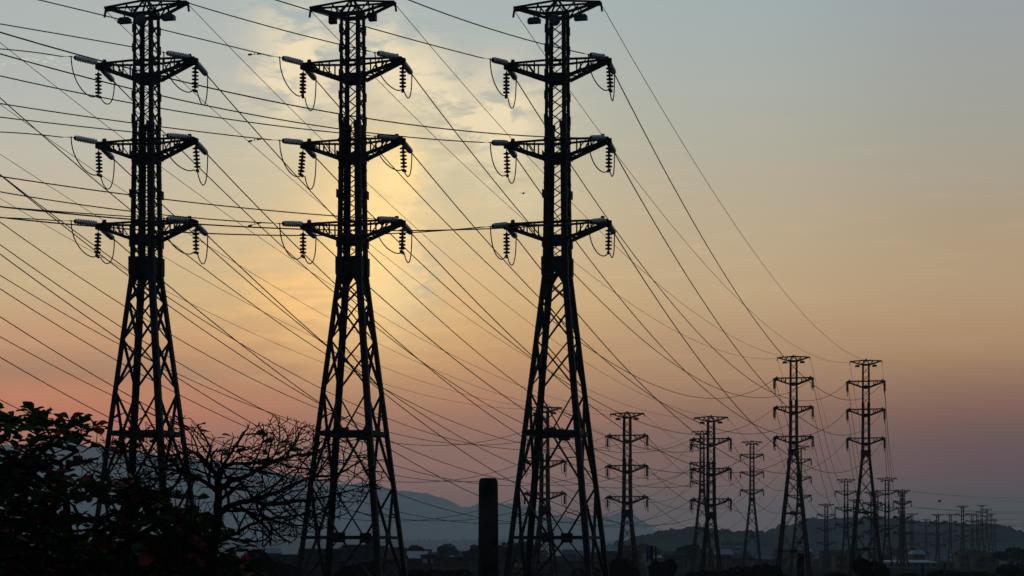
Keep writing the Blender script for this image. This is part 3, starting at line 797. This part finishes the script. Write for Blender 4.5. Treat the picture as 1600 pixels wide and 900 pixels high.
for k in range(64):
    D = r_.uniform(430, 980); px = r_.uniform(400, 1640); w = r_.uniform(12, 30) * 620 / D
    house(px, px + w, HZ + (-(r_.uniform(3.4, 6.2) - 4)) / D * F, D, r_.choice(['brick', 'grey', 'ochre', 'brick']), r_.choice(['slab', 'tile', 'tile', 'slab', 'bluegrey']),
          'small dim house lost in the dusk haze at the foot of the hills', kind=r_.choice(['flat', 'gable', 'shed']), nwin=2, group='small dim houses in the haze', depth=7)
# painted posts by the lone pylon
for k, (px, ty, c) in enumerate(((1011.5, 853, 'bluepaint'), (1015.5, 852, 'grey'), (1019, 852.5, 'darkpaint'), (1024.5, 853, 'redpaint'))):
    D = 205 + k * .6; s = F / D; h = CAMZ + (HZ - ty) / s
    m = MB(); m.lathe((0, 0, 0), (0, 0, 1), [(0, .11), (h - 1.5, .10)], 12); o = m.build('painted_post', HMAT['white'], None, True)
    o.location = ((px - CX) / s, D, 0)
    tag(o, ('blue-topped', 'grey-topped', 'dark brown-topped', 'red-topped')[k] + ' round post in the little cluster beside the lone stocky pylon', 'post', 'cluster of painted round posts')
    m = MB(); m.lathe((0, 0, h - 1.498), (0, 0, 1), [(0, .12), (1.42, .12), (1.498, .09)], 12); m.build('painted_top', HMAT[c], o, True)

# ------------------------------------------------------------------ bushes and far trees
def crown_mesh(seed, n=5200, sx=1.0, sz=1.0):
    g_ = random.Random(seed); m = MB()
    cs = [(g_.uniform(-.7, .7), g_.uniform(-.7, .7), g_.uniform(.35, 1.0), g_.uniform(.28, .5)) for _ in range(11)]
    for _ in range(n):
        c = g_.choice(cs); v = Vector((g_.gauss(0, 1), g_.gauss(0, 1), g_.gauss(0, 1))).normalized() * c[3] * g_.uniform(.5, 1.08) ** .5
        p = Vector((c[0] + v.x, c[1] + v.y, max(.02, c[2] + v.z * .8)))
        a = Vector((g_.uniform(-1, 1), g_.uniform(-1, 1), g_.uniform(-1, 1))).normalized(); b = a.orthogonal().normalized(); l = g_.uniform(.05, .10)
        m.quadset([p - a * l, p + b * l * .5, p + a * l, p - b * l * .5], [(0, 1, 2, 3)])
    return m.mesh('crown', FOL)
CR = [crown_mesh(s) for s in (1, 2, 3, 4)]
def bush(px, top_y, D, wpx, label, group, k):
    s = F / D; h = CAMZ + (HZ - top_y) / s; w = wpx / s / 2.2
    r = empty('tree', ((px - CX) / s, D, 0)); tag(r, label, 'tree', group)
    o = obj('crown', CR[k % 4], r, (0, 0, h * .28)); o.scale = (w, w, h * .72 / 1.35); o.rotation_euler = (0, 0, k * 1.3)
    m = MB(); m.tube([(0, 0, 0), (.1, .05, h * .3), (.0, .1, h * .7)], [h * .03, h * .022, h * .01], 6); m.build('trunk', BARK, r, True)
GBS = 'dark trees in front of the houses'
for k, (px, ty, D, w, lab) in enumerate((
    (1364, 867, 150, 66, 'dark bushy tree at the foot of the taller right-hand pylon'),
    (975, 867, 170, 60, 'dark bushy tree at the foot of the lone stocky pylon'),
    (1036, 871, 175, 52, 'dark bushy tree right of the painted posts'),
    (1160, 884, 190, 70, 'low dark tree between the stocky and the thin pylon'),
    (1205, 878, 180, 56, 'dark tree just left of the taller left-hand pylon'),
    (1300, 890, 160, 60, 'low dark tree between the two taller pylons'),
    (915, 884, 200, 50, 'low dark tree inside the right leg of the rightmost tall pylon'),
    (700, 888, 180, 80, 'low dark tree left of the concrete post'),
    (352, 868, 120, 80, 'dark low tree at the foot of the bare tree'),
    (300, 862, 110, 70, 'dark low tree under the right side of the leafy tree'),
    (440, 876, 180, 60, 'low dark tree between the bare tree and the middle tall pylon'),
    (400, 856, 150, 70, 'dark round tree behind the bare tree, left of the middle tall pylon'),
    (560, 872, 160, 90, 'dark tree between the legs of the middle tall pylon'),
    (650, 886, 170, 60, 'low dark tree at the right leg of the middle tall pylon'),
    (1500, 890, 220, 120, 'wide low dark tree under the far pylon cluster'),
    (1585, 880, 230, 80, 'dark tree at the bottom right corner'),
    (1090, 889, 180, 60, 'low dark tree at the feet of the stocky pylon'),
    (1425, 892, 170, 50, 'low dark tree in front of the pale blue warehouse'))):
    bush(px, ty, D, w, lab, GBS, k)
for k in range(26):
    D = r_.uniform(420, 1100); px = r_.uniform(600, 1640)
    bush(px, HZ + (4 - r_.uniform(4, 8)) / D * F, D, r_.uniform(5, 11) * F / D, 'small round dark tree among the dim houses', 'small trees among the houses', k)

# ------------------------------------------------------------------ the two almond trees
def grow_tree(seeds, sites, rng, wig=.12, up=.0):
    """connects every site to the nearest node already grown; returns nodes, parent links and end nodes"""
    P = []; par = []
    for poly in seeds:
        prev = None
        for q in poly:
            q = Vector(q); j = None
            if prev is None and P:
                j = min(range(len(P)), key=lambda i: (P[i] - q).length_squared)
                if (P[j] - q).length < .02: prev = j; continue
            P.append(q); par.append(prev if prev is not None else (j if j is not None else -1)); prev = len(P) - 1
    arr = np.array([tuple(p) for p in P])
    def nd(s): return np.min(((arr - np.array(tuple(s))) ** 2).sum(1))
    order = sorted(sites, key=nd)
    buf = np.zeros((len(P) + 6 * len(sites) + 10, 3)); buf[:len(P)] = arr; n = len(P); ends_ = []
    for s in order:
        sv = np.array(tuple(s))
        d = ((buf[:n] - sv) ** 2 * np.array([1, 1, 1.5])).sum(1); j = int(np.argmin(d)); a = P[j]; s = Vector(s); ln = (s - a).length
        if ln < .03: continue
        k = max(1, min(5, int(ln / .14))); prev = j; off = Vector((0, 0, -up * ln))
        jit = Vector((rng.gauss(0, wig), rng.gauss(0, wig), rng.gauss(0, wig))) * ln
        for i in range(1, k + 1):
            t_ = i / k; w = 4 * t_ * (1 - t_)
            q = a.lerp(s, t_) + jit * w + off * w + Vector((rng.gauss(0, .008), rng.gauss(0, .008), rng.gauss(0, .008)))
            P.append(q); par.append(prev); buf[n] = tuple(q); n += 1; prev = len(P) - 1
        ends_.append(prev)
    return P, par, ends_
def branch_mesh(P, par, ends_, r0, expo, rmax, root_r):
    cnt = [0.0] * len(P)
    for e in ends_:
        i = e
        while i != -1: cnt[i] += 1; i = par[i]
    rad = [min(rmax, r0 * max(1, c) ** expo) for c in cnt]
    kids = {}
    for i, p in enumerate(par): kids.setdefault(p, []).append(i)
    m = MB(); stack = [(-1, k) for k in kids.get(-1, [])]
    while stack:
        pa, i = stack.pop(); chain = ([pa] if pa != -1 else []) + [i]
        while True:
            ks = kids.get(chain[-1], [])
            if not ks: break
            ks = sorted(ks, key=lambda q: -cnt[q])
            for q in ks[1:]: stack.append((chain[-1], q))
            chain.append(ks[0])
        if len(chain) > 1:
            rr = [rad[c] for c in chain]
            if pa != -1: rr[0] = min(rad[pa], rr[1] * 1.25)
            rr[-1] *= .55
            m.tube([P[c] for c in chain], rr, 6 if max(rr) > .02 else 4)
    return m
def leaf(m, p, d, up, l, w, fold, mi):
    d = d.normalized(); sd = d.cross(up)
    if sd.length < 1e-3: sd = d.orthogonal()
    sd.normalize(); nn = sd.cross(d).normalized(); m.cur = mi
    prof = [(0, .05), (.3, .55), (.62, 1.0), (.85, .8), (1.0, .08)]
    vs = []
    for t_, ww in prof:
        c = p + d * l * t_ - nn * l * .16 * t_ * t_
        vs += [c - sd * w * ww + nn * fold * ww * w, c, c + sd * w * ww + nn * fold * ww * w]
    fs = []
    for i in range(len(prof) - 1):
        a = i * 3; fs += [(a, a + 1, a + 4, a + 3), (a + 1, a + 2, a + 5, a + 4)]
    m.quadset(vs, fs)
def rosette(m, p, out, rng, n, lmin, lmax, red):
    for k in range(n):
        a = 2 * math.pi * (k + rng.random()) / n
        h = Vector((math.cos(a), math.sin(a), rng.uniform(-.35, .55))) + out * .5
        l = rng.uniform(lmin, lmax)
        leaf(m, p + Vector((rng.gauss(0, .02), rng.gauss(0, .02), rng.gauss(0, .02))), h, Vector((rng.gauss(0, .35), rng.gauss(0, .35), 1)), l, l * rng.uniform(.27, .40), rng.uniform(.1, .5), 1 if rng.random() < red else 0)

# leafy tree at the left
rt = random.Random(21); DT = 31.0
tops = [(-260, 730), (-160, 680), (-60, 652), (0, 646), (60, 640), (110, 644), (150, 664), (185, 672), (215, 668), (250, 674), (285, 690), (300, 752), (322, 790), (345, 815), (372, 850), (400, 885)]
sites = []
while len(sites) < 1180:
    px = rt.uniform(-250, 395); py = rt.uniform(625, 960)
    tp = interp(tops, px)
    if py < tp + 4: continue
    if px > 150 and py < 760 and rt.random() < .62: continue
    if px > 235 and py < 770 and rt.random() < .7: continue
    if 60 < px < 290 and 690 < py < 740 and rt.random() < .45: continue
    if noise.noise(Vector((px / 38.0, py / 30.0, 4.2))) > .27 and py < 850: continue
    q = at(px, py, DT); q.y += rt.uniform(-1.5, 1.5) * (1 if py > 700 else .75)
    if q.z < 3.1: continue
    sites.append(q)
def loc(px, py, dy=0.0):
    q = at(px, py, DT); q.y += dy; return q
bx_, by_ = at(100, 865, DT).x, DT
seeds = [[(bx_, by_, 0), (bx_ + .03, by_, 1.4), (bx_ - .02, by_ + .05, 2.6), loc(98, 905), loc(105, 850, .1), loc(100, 780, .15), loc(92, 720, .1)],
         [loc(98, 905), loc(150, 880, -.4), loc(210, 850, -.7), loc(270, 815, -.8)],
         [loc(105, 850, .1), loc(50, 830, .5), loc(-40, 800, .8), loc(-140, 760, .8)],
         [loc(100, 780, .15), loc(150, 745, -.4), loc(205, 705, -.6), loc(240, 690, -.7)],
         [loc(100, 780, .15), loc(60, 740, -.5), loc(10, 700, -.7), loc(-60, 690, -.8)],
         [loc(92, 720, .1), loc(110, 702, .5), loc(60, 690, .8)], [loc(98, 905), loc(60, 890, -.8), loc(0, 880, -1.1), loc(-80, 860, -1.2)]]
P, par, en = grow_tree(seeds, sites, rt, .14, .06)
root = empty('almond_tree', (0, 0, 0)); root.location = (bx_, by_, 0)
tag(root, 'dense dark almond tree with big leaves, some red, at the left edge', 'tree')
off = Vector((bx_, by_, 0)); P = [q - off for q in P]
branch_mesh(P, par, en, .0065, .40, .10, .10).build('branches', BARK, root, True)
m = MB()
for e in en:
    d = (P[e] - P[par[e]]).normalized()
    rosette(m, P[e], d, rt, rt.randint(4, 8), .12, .29, .12)
    if rt.random() < .35: rosette(m, P[e].lerp(P[par[e]], 1.0), d, rt, 3, .13, .2, .10)
m.build('leaves', [LEAF, REDLEAF], root)

# nearly bare tree beside it
rb = random.Random(8); DB2 = 29.0
def lb(px, py, dy=0.0):
    q = at(px, py, DB2); q.y += dy; return q
tb = [(140, 690), (190, 668), (240, 655), (290, 648), (310, 662), (340, 684), (370, 678), (395, 662), (440, 642), (470, 656), (505, 668), (540, 672), (575, 690), (600, 740)]
bt = [(140, 740), (250, 830), (330, 850), (420, 850), (480, 838), (540, 800), (575, 770), (588, 762)]
b0 = lb(336, 865); bx2, by2 = b0.x, DB2
seeds = [[(bx2, by2, 0), (bx2 + .04, by2, 1.6), (bx2 - .02, by2, 2.9), lb(330, 895), lb(334, 850), lb(340, 805), lb(341, 768), lb(336, 742, .1), lb(318, 722, .2)],
         [lb(340, 805), lb(362, 792, -.2), lb(398, 782, -.3), lb(440, 770, -.4), lb(488, 748, -.4), lb(530, 742, -.3), lb(565, 722, -.3)],
         [lb(341, 768), lb(356, 752, .2), lb(378, 744, .3), lb(410, 727, .3), lb(448, 712, .4), lb(486, 704, .4), lb(520, 690, .5)],
         [lb(398, 782, -.3), lb(430, 790, -.6), lb(470, 786, -.8), lb(520, 778, -.9), lb(560, 768, -.9)],
         [lb(341, 768), lb(320, 752, -.3), lb(295, 740, -.5), lb(262, 735, -.6), lb(225, 728, -.7)],
         [lb(336, 742, .1), lb(352, 722, .5), lb(380, 722, .6), lb(420, 716, .7), lb(446, 695, .8), lb(462, 672, .8)],
         [lb(318, 722, .2), lb(306, 708, .2), lb(280, 706, .3), lb(240, 712, .3), lb(200, 700, .3)],
         [lb(318, 722, .2), lb(326, 700, .1), lb(318, 682, .1), lb(306, 664, .1)],
         [lb(341, 768), lb(352, 735, -.3), lb(370, 708, -.5), lb(388, 684, -.6), lb(397, 670, -.6)],
         [lb(362, 792, -.2), lb(400, 804, -.1), lb(446, 818, .1), lb(486, 822, .2)],
         [lb(295, 740, -.5), lb(270, 770, -.4), lb(235, 765, -.3), lb(190, 750, -.3)],
         [lb(334, 850), lb(310, 832, -.2), lb(288, 812, -.3), lb(262, 790, -.3)],
         [lb(334, 850), lb(364, 832, .4), lb(400, 812, .6), lb(440, 806, .7), lb(480, 798, .7)]]
def inside(q):
    px = CX + q.x / q.y * F; py = HZ - (q.z - CAMZ) / q.y * F
    return 135 < px < 602 and interp(tb, px) < py < interp(bt, px) + 6
off = Vector((bx2, by2, 0)); m = MB(); tips = []
def shoot(p, d, ln, r, depth):
    """one curved shoot, with its own side shoots; ends turn up"""
    n = max(3, int(ln / .07)); pts = [p]; dd = d.normalized()
    bend = Vector((rb.gauss(0, .10), rb.gauss(0, .10), rb.uniform(-.10, .11)))
    for i in range(n):
        dd = (dd + bend * (.45 + i / n) + Vector((rb.gauss(0, .05), rb.gauss(0, .05), rb.gauss(0, .05)))).normalized()
        q = pts[-1] + dd * ln / n
        if not inside(q) and i > 0: break
        pts.append(q)
    if len(pts) < 2: return
    k = len(pts) - 1
    m.tube([q - off for q in pts], [r * (1 - .42 * i / k) for i in range(k + 1)], 5 if r > .012 else 4)
    tips.append((pts[-1], dd))
    if depth == 0: return
    step = .085 if depth == 1 else .105; s_ = 0.0; sgn = rb.choice((-1, 1))
    for i in range(1, k + 1):
        s_ += ln / n
        if s_ < step: continue
        s_ = 0.0; sgn = -sgn
        t = (pts[i] - pts[i - 1]).normalized(); side = t.cross(Vector((0, 1, 0))).normalized() * sgn
        if side.length < .1: side = Vector((sgn, 0, 0))
        ang = rb.uniform(.55, 1.05)
        dn = t * math.cos(ang) + (side + Vector((0, rb.gauss(0, .6), .08))).normalized() * math.sin(ang)
        f = 1 - .45 * i / k
        shoot(pts[i], dn, (rb.uniform(.30, .62) if depth == 2 else rb.uniform(.10, .30)) * f, max(.0078, r * (1 - .6 * i / k) * (.62 if depth == 2 else .6)), depth - 1)
def limb(poly, r0, r1, spawn=True):
    pts = [Vector(q) for q in poly]; sm = []
    for i in range(len(pts) - 1):
        p0, p1, p2, p3 = pts[max(0, i - 1)], pts[i], pts[i + 1], pts[min(len(pts) - 1, i + 2)]
        for k in range(5):
            t = k / 5
            sm.append(.5 * ((2 * p1) + (p2 - p0) * t + (2 * p0 - 5 * p1 + 4 * p2 - p3) * t * t + (3 * p1 - p0 - 3 * p2 + p3) * t ** 3) + Vector((rb.gauss(0, .006), rb.gauss(0, .006), rb.gauss(0, .006))))
    sm.append(pts[-1]); k = len(sm) - 1
    m.tube([q - off for q in sm], [r0 + (r1 - r0) * (i / k) ** .8 for i in range(k + 1)], 8)
    if not spawn: return
    acc = 0.0; sgn = 1
    for i in range(2, k + 1):
        acc += (sm[i] - sm[i - 1]).length
        if acc < .11: continue
        acc = 0.0; sgn = -sgn
        t = (sm[i] - sm[i - 1]).normalized(); side = t.cross(Vector((0, 1, 0))).normalized() * sgn
        ang = rb.uniform(.5, 1.1); dn = t * math.cos(ang) + (side + Vector((0, rb.gauss(0, .6), .10))).normalized() * math.sin(ang)
        shoot(sm[i], dn, rb.uniform(.45, 1.0) * (1 - .35 * i / k), (r0 + (r1 - r0) * (i / k) ** .8) * .42 + .004, 2)
    shoot(sm[-1], (sm[-1] - sm[-3]), .5, r1 * .9, 2)
limb(seeds[0][:6], .095, .07, False); limb([seeds[0][5]] + seeds[0][6:], .075, .022)
for sd, r0, r1 in zip(seeds[1:], (.055, .050, .034, .040, .034, .030, .024, .034, .032, .026, .040, .038), (.010,) * 12): limb(sd, r0, r1)
root = empty('almond_tree', (bx2, by2, 0)); tag(root, 'nearly bare almond tree of dark tangled twigs left of the middle tall pylon', 'tree')
m.build('branches', BARK, root, True)
P = [t[0] - off for t in tips]; en = range(len(P))
m = MB()
for px, py, n, red in ((333, 671, 1, 1), (407, 752, 2, 1), (388, 700, 4, 0), (400, 694, 3, 0), (425, 703, 4, .2), (440, 690, 4, 0), (455, 707, 3, .3), (470, 702, 3, .5), (478, 745, 2, 1),
                       (345, 706, 3, 0), (372, 686, 2, 0), (448, 722, 2, .3), (415, 676, 2, 0), (405, 709, 3, .2), (300, 665, 1, 0), (240, 690, 3, .3), (225, 700, 3, 0), (492, 706, 2, .6)):
    q = lb(px, py) - off
    j = min(en, key=lambda e: (P[e].x - q.x) ** 2 + (P[e].z - q.z) ** 2)
    rosette(m, P[j], Vector((0, 0, -.2)), rb, n, .12, .19, red)
m.build('leaves', [LEAF, REDLEAF], root)

# ------------------------------------------------------------------ birds
def bird(px, py, D, span, label, dip, rz):
    m = MB(); w = span / 2
    m.lathe((0, -span * .26, 0), (0, 1, 0), [(0, .004), (span * .06, span * .06), (span * .2, span * .11), (span * .36, span * .09), (span * .46, span * .03), (span * .52, span * .012)], 8)
    for s in (-1, 1):
        pts = [(0, span * .16, -span * .10), (w * .45, span * .18, -span * .06), (w, span * .02, -span * .04)]
        up = [.02 * span, dip * span * .6, dip * span * (1.5 if s > 0 else .4)]
        vs = []
        for (x, yf, yb), z in zip(pts, up):
            vs += [(s * x, yf, z), (s * x, yb, z), (s * x, yb, z + .012 * span), (s * x, yf, z + .012 * span)]
        fs = []
        for i in range(2):
            a = i * 4; fs += [(a, a + 1, a + 5, a + 4), (a + 1, a + 2, a + 6, a + 5), (a + 2, a + 3, a + 7, a + 6), (a + 3, a, a + 4, a + 7)]
        fs += [(0, 3, 2, 1), (8, 9, 10, 11)]
        m.quadset(vs, fs)
    m.quadset([(-.03 * span, -span * .2, 0), (.03 * span, -span * .2, 0), (.07 * span, -span * .4, 0), (-.07 * span, -span * .4, 0), (-.03 * span, -span * .2, .01), (.03 * span, -span * .2, .01), (.07 * span, -span * .4, .01), (-.07 * span, -span * .4, .01)],
              [(0, 3, 2, 1), (4, 5, 6, 7), (0, 1, 5, 4), (1, 2, 6, 5), (2, 3, 7, 6), (3, 0, 4, 7)])
    o = m.build('bird', HMAT['darkpaint'], None, False); o.location = at(px, py, D); o.rotation_euler = (0, R(-10), rz)
    tag(o, label, 'bird')
bird(818, 302, 160, .70, 'small dark bird gliding left of the rightmost tall front pylon', .12, R(20))
bird(1468, 782, 300, .95, 'dark flying speck above the far pylons at the right', -.30, R(62))
